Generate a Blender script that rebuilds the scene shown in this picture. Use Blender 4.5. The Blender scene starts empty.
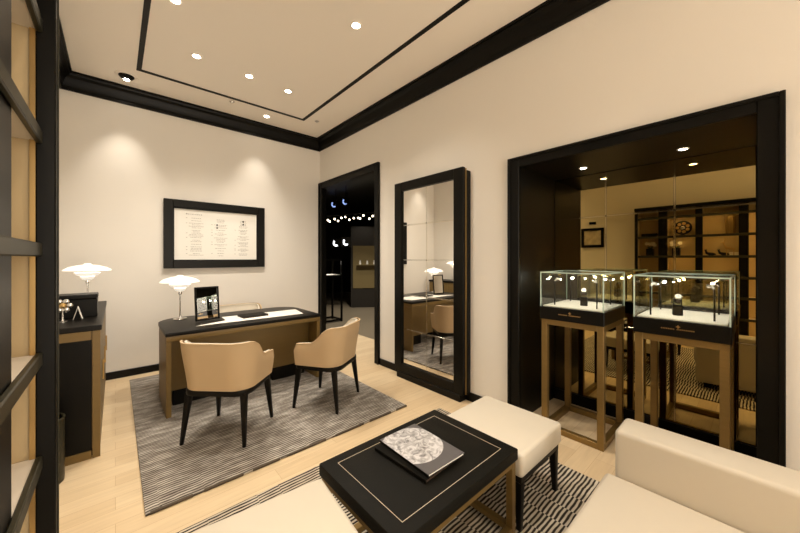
import bpy, bmesh, math, random
from mathutils import Vector, Matrix
random.seed(4)
SC = bpy.context.scene
COL = SC.collection
PI = math.pi

# ------------------------------------------------------------------ camera
YAW = math.radians(41.77)
cam_d = bpy.data.cameras.new('camera')
cam_d.sensor_width = 36.0
cam_d.lens = 318.6 * 36.0 / 800.0
cam_d.shift_y = -8.36 / 800.0
cam_d.clip_start = 0.02
cam = bpy.data.objects.new('camera', cam_d)
cam.location = (0, 0, 1.40)
cam.rotation_euler = (PI / 2, 0, -YAW)
COL.objects.link(cam)
SC.camera = cam

# ------------------------------------------------------------------ world, exposure
w = bpy.data.worlds.new('world'); SC.world = w
w.use_nodes = True
w.node_tree.nodes['Background'].inputs[0].default_value = (1.0, 0.85, 0.68, 1)
w.node_tree.nodes['Background'].inputs[1].default_value = 0.02
vs = SC.view_settings
vs.view_transform = 'Standard'; vs.look = 'None'; vs.gamma = 1.0
vs.use_curve_mapping = False
vs.exposure = 0.36
SC.cycles.max_bounces = 14
SC.cycles.diffuse_bounces = 12
SC.cycles.glossy_bounces = 6
SC.cycles.transparent_max_bounces = 24
SC.cycles.sample_clamp_indirect = 6.0
SC.cycles.caustics_reflective = False
SC.cycles.caustics_refractive = False
SC.cycles.use_denoising = True

WARM = (1.0, 0.90, 0.765)
P_ROOM = 68.0      # each room downlight
P_WASH = 34.0      # the two spots that wash the back wall
# unseen fill light added behind the viewer to brighten ceiling and walls
al = bpy.data.lights.new('added_fill_light', 'AREA'); al.shape = 'RECTANGLE'; al.size = 2.6; al.size_y = 2.9
al.energy = 108.0; al.color = (1.0, 0.88, 0.74)
ao = bpy.data.objects.new('added_fill_light', al); ao.location = (1.07, -3.36, 1.5); ao.rotation_euler = (PI / 2, 0, 0); COL.objects.link(ao)

# ------------------------------------------------------------------ materials
def mat(name, col, rough=0.5, metal=0.0, spec=0.5, bump=None, noise=None, coat=0.0):
    m = bpy.data.materials.new(name); m.use_nodes = True
    nt = m.node_tree; b = nt.nodes['Principled BSDF']
    b.inputs['Base Color'].default_value = (*col, 1)
    b.inputs['Roughness'].default_value = rough
    b.inputs['Metallic'].default_value = metal
    b.inputs['Specular IOR Level'].default_value = spec
    b.inputs['Coat Weight'].default_value = coat
    tc = nt.nodes.new('ShaderNodeTexCoord')
    if noise:
        scale, amt = noise[0], noise[1]
        n = nt.nodes.new('ShaderNodeTexNoise'); n.inputs['Scale'].default_value = scale
        n.inputs['Detail'].default_value = 5
        mp = nt.nodes.new('ShaderNodeMapping')
        if len(noise) > 2: mp.inputs['Scale'].default_value = noise[2]
        nt.links.new(tc.outputs['Object'], mp.inputs[0]); nt.links.new(mp.outputs[0], n.inputs['Vector'])
        mx = nt.nodes.new('ShaderNodeMix'); mx.data_type = 'RGBA'
        mx.inputs[6].default_value = (*[c * (1 - amt) for c in col], 1)
        mx.inputs[7].default_value = (*[min(1, c * (1 + amt)) for c in col], 1)
        nt.links.new(n.outputs[0], mx.inputs[0]); nt.links.new(mx.outputs[2], b.inputs['Base Color'])
    if bump:
        n2 = nt.nodes.new('ShaderNodeTexNoise'); n2.inputs['Scale'].default_value = bump[0]
        n2.inputs['Detail'].default_value = 3
        bp = nt.nodes.new('ShaderNodeBump'); bp.inputs['Strength'].default_value = bump[1]
        bp.inputs['Distance'].default_value = 0.002
        nt.links.new(tc.outputs['Object'], n2.inputs['Vector'])
        nt.links.new(n2.outputs[0], bp.inputs['Height']); nt.links.new(bp.outputs[0], b.inputs['Normal'])
    return m

def emit(name, col, s):
    m = bpy.data.materials.new(name); m.use_nodes = True
    nt = m.node_tree; nt.nodes.clear()
    e = nt.nodes.new('ShaderNodeEmission'); e.inputs[0].default_value = (*col, 1); e.inputs[1].default_value = s
    o = nt.nodes.new('ShaderNodeOutputMaterial'); nt.links.new(e.outputs[0], o.inputs[0])
    return m

def opal(name, col, s):
    m = mat(name, (0.9, 0.88, 0.84), 0.25)
    b = m.node_tree.nodes['Principled BSDF']
    b.inputs['Emission Color'].default_value = (*col, 1); b.inputs['Emission Strength'].default_value = s
    return m

def glass(name, tint, refl=0.10):
    m = bpy.data.materials.new(name); m.use_nodes = True
    nt = m.node_tree; nt.nodes.clear()
    t = nt.nodes.new('ShaderNodeBsdfTransparent'); t.inputs[0].default_value = (*tint, 1)
    g = nt.nodes.new('ShaderNodeBsdfGlossy'); g.inputs['Roughness'].default_value = 0.02
    lw = nt.nodes.new('ShaderNodeLayerWeight'); lw.inputs[0].default_value = 0.5
    pw = nt.nodes.new('ShaderNodeMath'); pw.operation = 'POWER'; pw.inputs[1].default_value = 4.0
    nt.links.new(lw.outputs['Facing'], pw.inputs[0])
    f = nt.nodes.new('ShaderNodeMath'); f.operation = 'MULTIPLY_ADD'; f.inputs[1].default_value = 0.55; f.inputs[2].default_value = 0.03
    nt.links.new(pw.outputs[0], f.inputs[0])
    mx = nt.nodes.new('ShaderNodeMixShader'); o = nt.nodes.new('ShaderNodeOutputMaterial')
    nt.links.new(f.outputs[0], mx.inputs[0]); nt.links.new(t.outputs[0], mx.inputs[1])
    nt.links.new(g.outputs[0], mx.inputs[2]); nt.links.new(mx.outputs[0], o.inputs[0])
    return m

def mirror(name, col):
    m = bpy.data.materials.new(name); m.use_nodes = True
    nt = m.node_tree; nt.nodes.clear()
    g = nt.nodes.new('ShaderNodeBsdfGlossy'); g.inputs[0].default_value = (*col, 1); g.inputs['Roughness'].default_value = 0.0
    o = nt.nodes.new('ShaderNodeOutputMaterial'); nt.links.new(g.outputs[0], o.inputs[0])
    return m

class NT:
    """small helper for building node graphs"""
    def __init__(s, m): s.nt = m.node_tree
    def math(s, op, a, b=None, c=None):
        n = s.nt.nodes.new('ShaderNodeMath'); n.operation = op
        for i, v in enumerate((a, b, c)):
            if v is None: continue
            if isinstance(v, (int, float)): n.inputs[i].default_value = v
            else: s.nt.links.new(v, n.inputs[i])
        return n.outputs[0]
    def mix(s, f, a, b):
        n = s.nt.nodes.new('ShaderNodeMix'); n.data_type = 'RGBA'
        if isinstance(f, (int, float)): n.inputs[0].default_value = f
        else: s.nt.links.new(f, n.inputs[0])
        for i, v in ((6, a), (7, b)):
            if isinstance(v, tuple): n.inputs[i].default_value = (*v, 1)
            else: s.nt.links.new(v, n.inputs[i])
        return n.outputs[2]

def rug_mat(name, dark, light, hi, period, cw, duty, wob, patch):
    m = mat(name, light, 0.9, spec=0.15); nt = m.node_tree; N = NT(m)
    b = nt.nodes['Principled BSDF']
    tc = nt.nodes.new('ShaderNodeTexCoord'); sx = nt.nodes.new('ShaderNodeSeparateXYZ')
    nt.links.new(tc.outputs['Object'], sx.inputs[0])
    x, y = sx.outputs[0], sx.outputs[1]
    nz = nt.nodes.new('ShaderNodeTexNoise'); nz.inputs['Scale'].default_value = 9; nz.inputs['Detail'].default_value = 2
    nt.links.new(tc.outputs['Object'], nz.inputs['Vector'])
    nzc = N.math('SUBTRACT', nz.outputs[0], 0.5)
    row = N.math('FLOOR', N.math('DIVIDE', y, period * 7))
    jig = nt.nodes.new('ShaderNodeTexWhiteNoise'); jig.noise_dimensions = '1D'; nt.links.new(row, jig.inputs['W'])
    xc = N.math('FLOOR', N.math('ADD', N.math('DIVIDE', x, cw), N.math('MULTIPLY', jig.outputs[0], 0.10)))
    ph = nt.nodes.new('ShaderNodeTexWhiteNoise'); ph.noise_dimensions = '1D'; nt.links.new(xc, ph.inputs['W'])
    t = N.math('ADD', N.math('DIVIDE', y, period), ph.outputs[0])
    t = N.math('ADD', t, N.math('MULTIPLY', nzc, wob))
    fr = N.math('FRACT', t)
    tri = N.math('ABSOLUTE', N.math('SUBTRACT', fr, 0.5))            # 0 .. 0.5
    wn = nt.nodes.new('ShaderNodeTexNoise'); wn.inputs['Scale'].default_value = 14
    nt.links.new(tc.outputs['Object'], wn.inputs['Vector'])
    th = N.math('ADD', duty * 0.5, N.math('MULTIPLY', N.math('SUBTRACT', wn.outputs[0], 0.5), 0.22))
    f = N.math('MULTIPLY', N.math('SUBTRACT', th, tri), 9.0)
    f = N.math('MINIMUM', N.math('MAXIMUM', N.math('ADD', f, 0.5), 0.0), 1.0)
    pn = nt.nodes.new('ShaderNodeTexNoise'); pn.inputs['Scale'].default_value = 5.0; pn.inputs['Detail'].default_value = 6
    mp = nt.nodes.new('ShaderNodeMapping'); mp.inputs['Scale'].default_value = (1.3, 4.0, 1)
    nt.links.new(tc.outputs['Object'], mp.inputs[0]); nt.links.new(mp.outputs[0], pn.inputs['Vector'])
    pf = N.math('MINIMUM', N.math('MAXIMUM', N.math('MULTIPLY', N.math('SUBTRACT', pn.outputs[0], 0.42), 4.0), 0.0), 1.0)
    lt = N.mix(pf, light, hi)
    dk = N.mix(N.math('MULTIPLY', pf, patch), dark, hi)
    c = N.mix(f, lt, dk)
    nt.links.new(c, b.inputs['Base Color'])
    bp = nt.nodes.new('ShaderNodeBump'); bp.inputs['Strength'].default_value = 0.4; bp.inputs['Distance'].default_value = 0.004
    nt.links.new(f, bp.inputs['Height']); nt.links.new(bp.outputs[0], b.inputs['Normal'])
    return m

def plank_mat(name, c1, c2, mortar):
    m = mat(name, c1, 0.36, spec=0.45); nt = m.node_tree; b = nt.nodes['Principled BSDF']; N = NT(m)
    tc = nt.nodes.new('ShaderNodeTexCoord')
    br = nt.nodes.new('ShaderNodeTexBrick'); br.inputs['Scale'].default_value = 1.0
    br.inputs['Brick Width'].default_value = 1.25; br.inputs['Row Height'].default_value = 0.125
    br.inputs['Mortar Size'].default_value = 0.0012; br.inputs['Color1'].default_value = (*c1, 1)
    br.inputs['Color2'].default_value = (*c2, 1); br.inputs['Mortar'].default_value = (*mortar, 1)
    br.offset = 0.37
    nt.links.new(tc.outputs['Object'], br.inputs['Vector'])
    n = nt.nodes.new('ShaderNodeTexNoise'); n.inputs['Scale'].default_value = 3; n.inputs['Detail'].default_value = 6
    mp = nt.nodes.new('ShaderNodeMapping'); mp.inputs['Scale'].default_value = (1, 14, 1)
    nt.links.new(tc.outputs['Object'], mp.inputs[0]); nt.links.new(mp.outputs[0], n.inputs['Vector'])
    g = N.mix(n.outputs[0], (0.72, 0.68, 0.62), (1.15, 1.15, 1.15))
    mu = nt.nodes.new('ShaderNodeMix'); mu.data_type = 'RGBA'; mu.blend_type = 'MULTIPLY'; mu.inputs[0].default_value = 0.7
    nt.links.new(br.outputs[0], mu.inputs[6]); nt.links.new(g, mu.inputs[7])
    nt.links.new(mu.outputs[2], b.inputs['Base Color'])
    return m

M = {}
M['wall'] = mat('wall plaster', (0.80, 0.765, 0.705), 0.75, spec=0.2, bump=(180, 0.15), noise=(1.3, 0.02))
M['ceiling'] = mat('ceiling paint', (0.90, 0.84, 0.76), 0.8, spec=0.15)
M['black'] = mat('black lacquer', (0.0042, 0.0036, 0.0024), 0.36, spec=0.16, noise=(6, 0.15, (1, 1, 8)))
M['blackwood'] = mat('black stained wood', (0.0055, 0.0043, 0.0030), 0.40, spec=0.18, bump=(60, 0.1))
M['blackleather'] = mat('black leather', (0.0048, 0.0042, 0.0026), 0.55, spec=0.13, bump=(320, 0.35), noise=(9, 0.2))
M['floor'] = plank_mat('oak planks', (0.78, 0.63, 0.42), (0.70, 0.54, 0.34), (0.55, 0.39, 0.22))
M['gold'] = mat('golden brown lacquer', (0.19, 0.122, 0.037), 0.42, spec=0.4, noise=(5, 0.08, (1, 1, 6)))
M['bronze'] = mat('brushed bronze', (0.25, 0.16, 0.052), 0.38, metal=0.6, noise=(8, 0.1, (1, 1, 10)))
M['brass'] = mat('brass strip', (0.55, 0.36, 0.14), 0.3, metal=0.9)
M['chrome'] = mat('polished chrome', (0.75, 0.73, 0.70), 0.12, metal=1.0)
M['tan'] = mat('tan leather', (0.57, 0.415, 0.245), 0.48, spec=0.35, bump=(260, 0.2), noise=(4, 0.05))
M['cream'] = mat('cream leather', (0.66, 0.605, 0.505), 0.5, spec=0.3, bump=(240, 0.2), noise=(3, 0.03))
M['creampipe'] = mat('cream leather piping', (0.60, 0.52, 0.40), 0.5, spec=0.3)
M['sofa'] = mat('pale cream leather', (0.56, 0.505, 0.415), 0.42, spec=0.4, bump=(200, 0.2), noise=(2.5, 0.03))
M['rug1'] = rug_mat('silver striped rug', (0.075, 0.062, 0.05), (0.36, 0.325, 0.285), (0.66, 0.62, 0.56), 0.0225, 0.22, 0.50, 1.1, 0.12)
M['rug2'] = rug_mat('black and cream striped rug', (0.035, 0.027, 0.020), (0.56, 0.49, 0.39), (0.70, 0.63, 0.52), 0.0225, 0.125, 0.50, 0.6, 0.0)
M['rugdark'] = mat('dark rug edging', (0.09, 0.07, 0.05), 0.9)
M['mirror'] = mirror('clear mirror', (0.88, 0.86, 0.82))
M['bronzemirror'] = mirror('bronze tinted mirror', (0.40, 0.305, 0.125))
M['mirrorbevel'] = mat('bevelled mirror edge', (0.80, 0.78, 0.72), 0.12, metal=1.0)
M['bronzebevel'] = mat('bronze mirror bevel', (0.46, 0.37, 0.20), 0.10, metal=1.0)
M['glass'] = glass('case glass', (0.955, 0.975, 0.955))
M['glassedge'] = mat('green glass edge', (0.48, 0.60, 0.54), 0.2, spec=0.6)
M['darkglass'] = glass('dark glass', (0.35, 0.36, 0.38))
M['paper'] = mat('white paper', (0.86, 0.84, 0.78), 0.7, spec=0.2)
M['print'] = mat('grey print', (0.40, 0.38, 0.35), 0.8, spec=0.1)
M['pad'] = mat('white suede pad', (0.86, 0.83, 0.76), 0.8, spec=0.1)
M['bulb'] = emit('lamp bulb', (1.0, 0.88, 0.70), 28.0)
M['opal'] = opal('opal glass lit', (1.0, 0.90, 0.76), 0.5)
M['strip'] = emit('shelf light strip', (1.0, 0.82, 0.54), 32.0)
M['led'] = emit('led dot', (1.0, 0.93, 0.80), 25.0)
M['silver'] = mat('satin silver', (0.72, 0.70, 0.66), 0.25, metal=1.0)
M['dial'] = mat('white watch dial', (0.88, 0.87, 0.84), 0.3)
M['strap'] = mat('dark brown strap', (0.05, 0.03, 0.02), 0.5)
M['shelfback'] = mat('beige shelf lining', (0.52, 0.40, 0.225), 0.65, spec=0.2, bump=(150, 0.15))
M['shelfwhite'] = mat('pale shelf board', (0.78, 0.70, 0.58), 0.5)
M['olive'] = mat('olive black lacquer', (0.028, 0.025, 0.013), 0.4, spec=0.3)
M['greybook'] = None
M['petal'] = mat('white petals', (0.85, 0.82, 0.72), 0.6)
M['leaf'] = mat('dark green leaf', (0.04, 0.09, 0.025), 0.5)
M['outfloor'] = mat('grey stone floor', (0.20, 0.165, 0.115), 0.3)
M['outwall'] = mat('dark panelling', (0.02, 0.017, 0.013), 0.5)
M['outgold'] = mat('olive gold panel', (0.20, 0.15, 0.06), 0.5)
M['blue'] = emit('pale blue sign light', (0.35, 0.5, 1.0), 0.9)
M['whitesign'] = emit('white sign light', (0.95, 0.95, 1.0), 3.0)
M['warmdot'] = emit('warm dot', (1.0, 0.85, 0.6), 7.0)

# book cover: a silvery disc pattern on grey
def cover_mat():
    m = mat('grey printed cover', (0.17, 0.165, 0.165), 0.32, spec=0.5); nt = m.node_tree; N = NT(m)
    b = nt.nodes['Principled BSDF']
    tc = nt.nodes.new('ShaderNodeTexCoord'); sx = nt.nodes.new('ShaderNodeSeparateXYZ')
    nt.links.new(tc.outputs['Object'], sx.inputs[0])
    dx = N.math('ADD', sx.outputs[0], 0.022); dy = N.math('ADD', sx.outputs[1], -0.035)
    r = N.math('SQRT', N.math('ADD', N.math('MULTIPLY', dx, dx), N.math('MULTIPLY', dy, dy)))
    inn = N.math('LESS_THAN', r, 0.150)
    n = nt.nodes.new('ShaderNodeTexNoise'); n.inputs['Scale'].default_value = 26; n.inputs['Detail'].default_value = 8
    n.inputs['Distortion'].default_value = 1.6
    nt.links.new(tc.outputs['Object'], n.inputs['Vector'])
    k = N.math('MINIMUM', N.math('MAXIMUM', N.math('MULTIPLY', N.math('SUBTRACT', n.outputs[0], 0.30), 3.2), 0.0), 1.0)
    c = N.mix(N.math('MULTIPLY', inn, k), (0.10, 0.095, 0.10), (0.66, 0.65, 0.66))
    nt.links.new(c, b.inputs['Base Color'])
    return m
M['greybook'] = cover_mat()

# ------------------------------------------------------------------ geometry helpers
def new(): return bmesh.new()

def _merge(bm, t):
    me = bpy.data.meshes.new('tmp'); t.to_mesh(me); bm.from_mesh(me); bpy.data.meshes.remove(me); t.free()

def box(bm, x0, x1, y0, y1, z0, z1, bev=0.0, seg=1, rot=None, piv=None):
    t = bmesh.new(); bmesh.ops.create_cube(t, size=1.0)
    for v in t.verts:
        v.co = Vector(((x0 + x1) / 2 + v.co.x * (x1 - x0), (y0 + y1) / 2 + v.co.y * (y1 - y0), (z0 + z1) / 2 + v.co.z * (z1 - z0)))
    if bev > 0:
        bmesh.ops.bevel(t, geom=list(t.edges), offset=bev, segments=seg, profile=0.5, affect='EDGES')
    if rot is not None:
        p = Vector(piv) if piv else Vector((0, 0, 0))
        for v in t.verts: v.co = p + rot @ (v.co - p)
    _merge(bm, t); return bm

def taper(bm, a, b, sa, sb, bev=0.003):
    """square bar from a to b, half sizes sa / sb as (x, y)"""
    t = bmesh.new(); vs = []
    for p, s in ((a, sa), (b, sb)):
        vs.append([t.verts.new((p[0] + i * s[0], p[1] + j * s[1], p[2])) for i, j in ((-1, -1), (1, -1), (1, 1), (-1, 1))])
    t.faces.new(vs[0][::-1]); t.faces.new(vs[1])
    for k in range(4): t.faces.new((vs[0][k], vs[0][(k + 1) % 4], vs[1][(k + 1) % 4], vs[1][k]))
    bmesh.ops.recalc_face_normals(t, faces=t.faces)
    if bev: bmesh.ops.bevel(t, geom=list(t.edges), offset=bev, segments=2, profile=0.5, affect='EDGES')
    _merge(bm, t); return bm

def lathe(bm, prof, c=(0, 0, 0), n=32, axis='Z', wave=None):
    rings = []
    for r, z in prof:
        ring = []
        for k in range(n):
            a = 2 * PI * k / n
            rr = r * (1 + (wave[1] * math.cos(wave[0] * a) if wave else 0))
            p = Vector((rr * math.cos(a), rr * math.sin(a), z))
            if axis == 'Y': p = Vector((p.x, p.z, p.y))
            if axis == 'X': p = Vector((p.z, p.x, p.y))
            ring.append(bm.verts.new(Vector(c) + p))
        rings.append(ring)
    for a, b in zip(rings[:-1], rings[1:]):
        for k in range(n): bm.faces.new((a[k], a[(k + 1) % n], b[(k + 1) % n], b[k]))
    bm.faces.new(rings[0][::-1]); bm.faces.new(rings[-1])
    return bm

def tube(bm, pts, r, n=10):
    pts = [Vector(p) for p in pts]; rings = []
    up = Vector((0, 0, 1))
    for i, p in enumerate(pts):
        d = (pts[min(i + 1, len(pts) - 1)] - pts[max(i - 1, 0)]).normalized()
        s = d.cross(up)
        if s.length < 1e-3: s = d.cross(Vector((1, 0, 0)))
        s.normalize(); t = s.cross(d)
        rr = r[i] if isinstance(r, (list, tuple)) else r
        rings.append([bm.verts.new(p + rr * (math.cos(2 * PI * k / n) * s + math.sin(2 * PI * k / n) * t)) for k in range(n)])
    for a, b in zip(rings[:-1], rings[1:]):
        for k in range(n): bm.faces.new((a[k], a[(k + 1) % n], b[(k + 1) % n], b[k]))
    bm.faces.new(rings[0][::-1]); bm.faces.new(rings[-1])
    return bm

def prism(bm, poly, z0, z1, bev=0.0, seg=2):
    t = bmesh.new()
    a = [t.verts.new((p[0], p[1], z0)) for p in poly]; b = [t.verts.new((p[0], p[1], z1)) for p in poly]
    t.faces.new(a[::-1]); t.faces.new(b)
    n = len(poly)
    for k in range(n): t.faces.new((a[k], a[(k + 1) % n], b[(k + 1) % n], b[k]))
    bmesh.ops.recalc_face_normals(t, faces=t.faces)
    if bev:
        ed = [e for e in t.edges if abs(e.verts[0].co.z - e.verts[1].co.z) < 1e-6]
        bmesh.ops.bevel(t, geom=ed, offset=bev, segments=seg, profile=0.5, affect='EDGES')
    _merge(bm, t); return bm

def ball(bm, c, r, sx=1, sy=1, sz=1, u=14, v=9):
    t = bmesh.new(); bmesh.ops.create_uvsphere(t, u_segments=u, v_segments=v, radius=r)
    for q in t.verts: q.co = Vector(c) + Vector((q.co.x * sx, q.co.y * sy, q.co.z * sz))
    _merge(bm, t); return bm

def sweep_frame(bm, prof, path, closed=False):
    """prof: list of (offset inward, z); path: list of (x, y, nx, ny) mitre points"""
    rings = [[bm.verts.new((x + o * nx, y + o * ny, z)) for o, z in prof] for x, y, nx, ny in path]
    n = len(prof)
    pairs = list(zip(rings[:-1], rings[1:])) + ([(rings[-1], rings[0])] if closed else [])
    for a, b in pairs:
        for k in range(n): bm.faces.new((a[k], a[(k + 1) % n], b[(k + 1) % n], b[k]))
    if not closed:
        bm.faces.new(rings[0]); bm.faces.new(rings[-1][::-1])
    bmesh.ops.recalc_face_normals(bm, faces=bm.faces)
    return bm

def obj(name, bm, m, parent=None, smooth=True, angle=35, label=None):
    me = bpy.data.meshes.new(name)
    bmesh.ops.recalc_face_normals(bm, faces=bm.faces)
    bm.to_mesh(me); bm.free()
    me.materials.append(M[m] if isinstance(m, str) else m)
    if smooth:
        me.polygons.foreach_set('use_smooth', [True] * len(me.polygons))
        me.set_sharp_from_angle(angle=math.radians(angle))
    o = bpy.data.objects.new(name, me); COL.objects.link(o)
    if parent is not None: o.parent = parent
    if label: o['label'] = label
    return o

def struct(name, bm, m, parent=None, **k):
    o = obj(name, bm, m, parent, **k)
    if parent is None: o['kind'] = 'structure'
    return o

def tag(o, label, cat, group=None, kind=None):
    o['label'] = label; o['category'] = cat
    if group: o['group'] = group
    if kind: o['kind'] = kind
    return o

def thing(name, label, cat, loc=(0, 0, 0), rz=0.0, group=None):
    o = bpy.data.objects.new(name, None); COL.objects.link(o)
    o.empty_display_size = 0.1
    o.location = loc; o.rotation_euler = (0, 0, rz)
    return tag(o, label, cat, group)

def dup(root, loc, rz=0.0, label=None):
    def rec(o, par):
        c = o.copy(); COL.objects.link(c)
        if par is not None: c.parent = par
        for ch in o.children: rec(ch, c)
        return c
    r = rec(root, None); r.location = loc; r.rotation_euler = (0, 0, rz)
    if label: r['label'] = label
    return r

def spot(name, loc, power, angle, blend, parent=None, target=None, col=WARM, size=0.03):
    l = bpy.data.lights.new(name, 'SPOT'); l.energy = power; l.color = col
    l.spot_size = math.radians(angle); l.spot_blend = blend; l.shadow_soft_size = size
    o = bpy.data.objects.new(name, l); COL.objects.link(o)
    if parent is not None: o.parent = parent
    o.location = loc
    if target is not None:
        o.rotation_euler = (Vector(target) - Vector(loc)).to_track_quat('-Z', 'Y').to_euler()
    return o

def pointlight(name, loc, power, parent=None, col=WARM, size=0.02):
    l = bpy.data.lights.new(name, 'POINT'); l.energy = power; l.color = col; l.shadow_soft_size = size
    o = bpy.data.objects.new(name, l); COL.objects.link(o)
    if parent is not None: o.parent = parent
    o.location = loc; return o

# ------------------------------------------------------------------ the room
XL, XR, YB, YF, ZC = -0.45, 2.60, 4.97, -3.3, 3.40
T = 0.12
TR = 0.05
NX, NY0, NY1, NZ = 3.30, 0.0, 1.355, 2.18        # display niche: back, sides, soffit
DY0, DY1, DZ = 3.40, 4.86, 2.57                  # door opening

struct('floor', box(new(), XL - T, 3.32, YF - T, YB + T, -0.06, 0.0), 'floor')
struct('ceiling', box(new(), XL - T, XR + T, YF - T, YB + T, ZC, ZC + 0.1), 'ceiling')
struct('wall_back', box(new(), XL - T, XR + T, YB, YB + T, 0, ZC), 'wall')
struct('wall_left', box(new(), XL - T, XL, YF, YB, 0, ZC), 'wall')
b = new()
for a0, a1, c0, c1 in ((XL - T, -0.25, 0, ZC), (2.40, XR + T, 0, ZC), (-0.25, 2.40, 2.98, ZC)): box(b, a0, a1, YF - T, YF, c0, c1)
struct('wall_front', b, 'wall')
b = new()
for a0, a1, c0, c1 in ((-0.33, -0.25, 0, 3.06), (2.40, 2.48, 0, 3.06), (-0.25, 2.40, 2.98, 3.06)): box(b, a0, a1, YF, YF + 0.025, c0, c1, 0.003)
struct('added_opening_frame', b, 'black')  # unseen opening and its frame, added behind the viewer for the fill light
b = new()
for y0, y1, z0, z1 in ((YF, NY0 - 0.03, 0, ZC), (NY0 - 0.03, NY1 + 0.03, NZ + 0.03, ZC), (NY1 + 0.03, DY0 - 0.03, 0, ZC),
                       (DY0 - 0.03, DY1 + 0.03, DZ + 0.03, ZC), (DY1 + 0.03, YB, 0, ZC)):
    box(b, XR, XR + TR, y0, y1, z0, z1)
struct('wall_right', b, 'wall')

# crown moulding: stepped black profile
prof = [(0, 3.215), (0.018, 3.215), (0.018, 3.245), (0.03, 3.255), (0.034, 3.29), (0.055, 3.34), (0.082, 3.362), (0.088, 3.378), (0.105, 3.378), (0.105, ZC), (0, ZC)]
loop = [(XL, YF, 1, 1), (XR, YF, -1, 1), (XR, YB, -1, -1), (XL, YB, 1, -1)]
struct('trim_1', sweep_frame(new(), prof, loop, True), 'black', angle=25)

# thin black line set into the ceiling
lp = [(0, ZC - 0.006), (0.042, ZC - 0.006), (0.042, ZC), (0, ZC)]
lx0, lx1, ly0, ly1 = 0.165, 2.045, -2.7, 4.385
struct('trim_2', sweep_frame(new(), lp, [(lx0, ly0, 1, 1), (lx1, ly0, -1, 1), (lx1, ly1, -1, -1), (lx0, ly1, 1, -1)], True), 'black')

# skirting
bz, bt = 0.085, 0.016
struct('baseboard_back', box(new(), XL, XR, YB - bt, YB, 0, bz, 0.003), 'black')
struct('baseboard_left', box(new(), XL, XL + bt, YF, YB - bt, 0, bz, 0.003), 'black')
b = new()
for y0, y1 in ((YF, NY0 - 0.10), (NY1 + 0.09, DY0 - 0.10)):
    box(b, XR - bt, XR, y0, y1, 0, bz, 0.003)
struct('baseboard_right', b, 'black')

# door casing
def casing(bm, y0, y1, zt, wy, wz, dx, xf=XR):
    # moulded frame round an opening in the right wall
    for a, e in ((y0 - wy, y0), (y1, y1 + wy)):
        box(bm, xf - dx, xf, a, e, 0, zt + wz, 0.004)
    box(bm, xf - dx, xf, y0, y1, zt, zt + wz, 0.004)
    # raised outer bead
    for a, e in ((y0 - wy, y0 - wy + 0.022), (y1 + wy - 0.022, y1 + wy)):
        box(bm, xf - dx - 0.012, xf - dx, a, e, 0, zt + wz, 0.003)
    box(bm, xf - dx - 0.012, xf - dx, y0 - wy + 0.022, y1 + wy - 0.022, zt + wz - 0.022, zt + wz, 0.003)
b = new(); casing(b, DY0, DY1, DZ, 0.095, 0.095, 0.025)
box(b, XR, XR + TR + 0.01, DY0 - 0.03, DY0, 0, DZ + 0.03); box(b, XR, XR + TR + 0.01, DY1, DY1 + 0.03, 0, DZ + 0.03)
box(b, XR, XR + TR + 0.01, DY0, DY1, DZ, DZ + 0.03)
dr = struct('door_1', b, 'black')

# niche: lining, soffit, casing
b = new()
box(b, XR, NX, NY1, NY1 + 0.03, 0, NZ + 0.03); box(b, XR, NX, NY0 - 0.03, NY0, 0, NZ + 0.03)
box(b, XR, NX, NY0, NY1, NZ, NZ + 0.03)
box(b, NX, NX + 0.03, NY0 - 0.03, NY1 + 0.03, 0, NZ + 0.03)
struct('wall_niche', b, 'black')
b = new(); casing(b, NY0, NY1, NZ, 0.10, 0.085, 0.03)
struct('trim_3', b, 'black')
# skirting inside the niche, under the mirror
struct('baseboard_niche', box(new(), NX - 0.03, NX, NY0, NY1, 0, 0.10, 0.003), 'black')

# bronze mirror that fills the back of the niche
mr = thing('niche_mirror', 'bronze tinted mirror filling the back of the black display niche', 'mirror', (NX, 0.68, 0.10))
ys = [NY0 - 0.68 + 0.001, 0.432 - 0.68, 0.905 - 0.68, NY1 - 0.68 - 0.001]
zs = [0.0, 0.70, 1.68, NZ - 0.10 - 0.001]
for i in range(3):
    for j in range(3):
        obj('mirror_pane', box(new(), -0.008, -0.001, ys[i] + 0.004, ys[i + 1] - 0.004, zs[j] + 0.004, zs[j + 1] - 0.004), 'bronzemirror', mr, smooth=False)
b = new()
for y in ys[1:3]: box(b, -0.0095, -0.001, y - 0.009, y + 0.009, 0, zs[-1], 0.003)
for z in zs[1:3]: box(b, -0.0095, -0.001, ys[0], ys[-1], z - 0.008, z + 0.008, 0.003)
obj('bevelled_seam', b, 'bronzebevel', mr)

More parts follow.
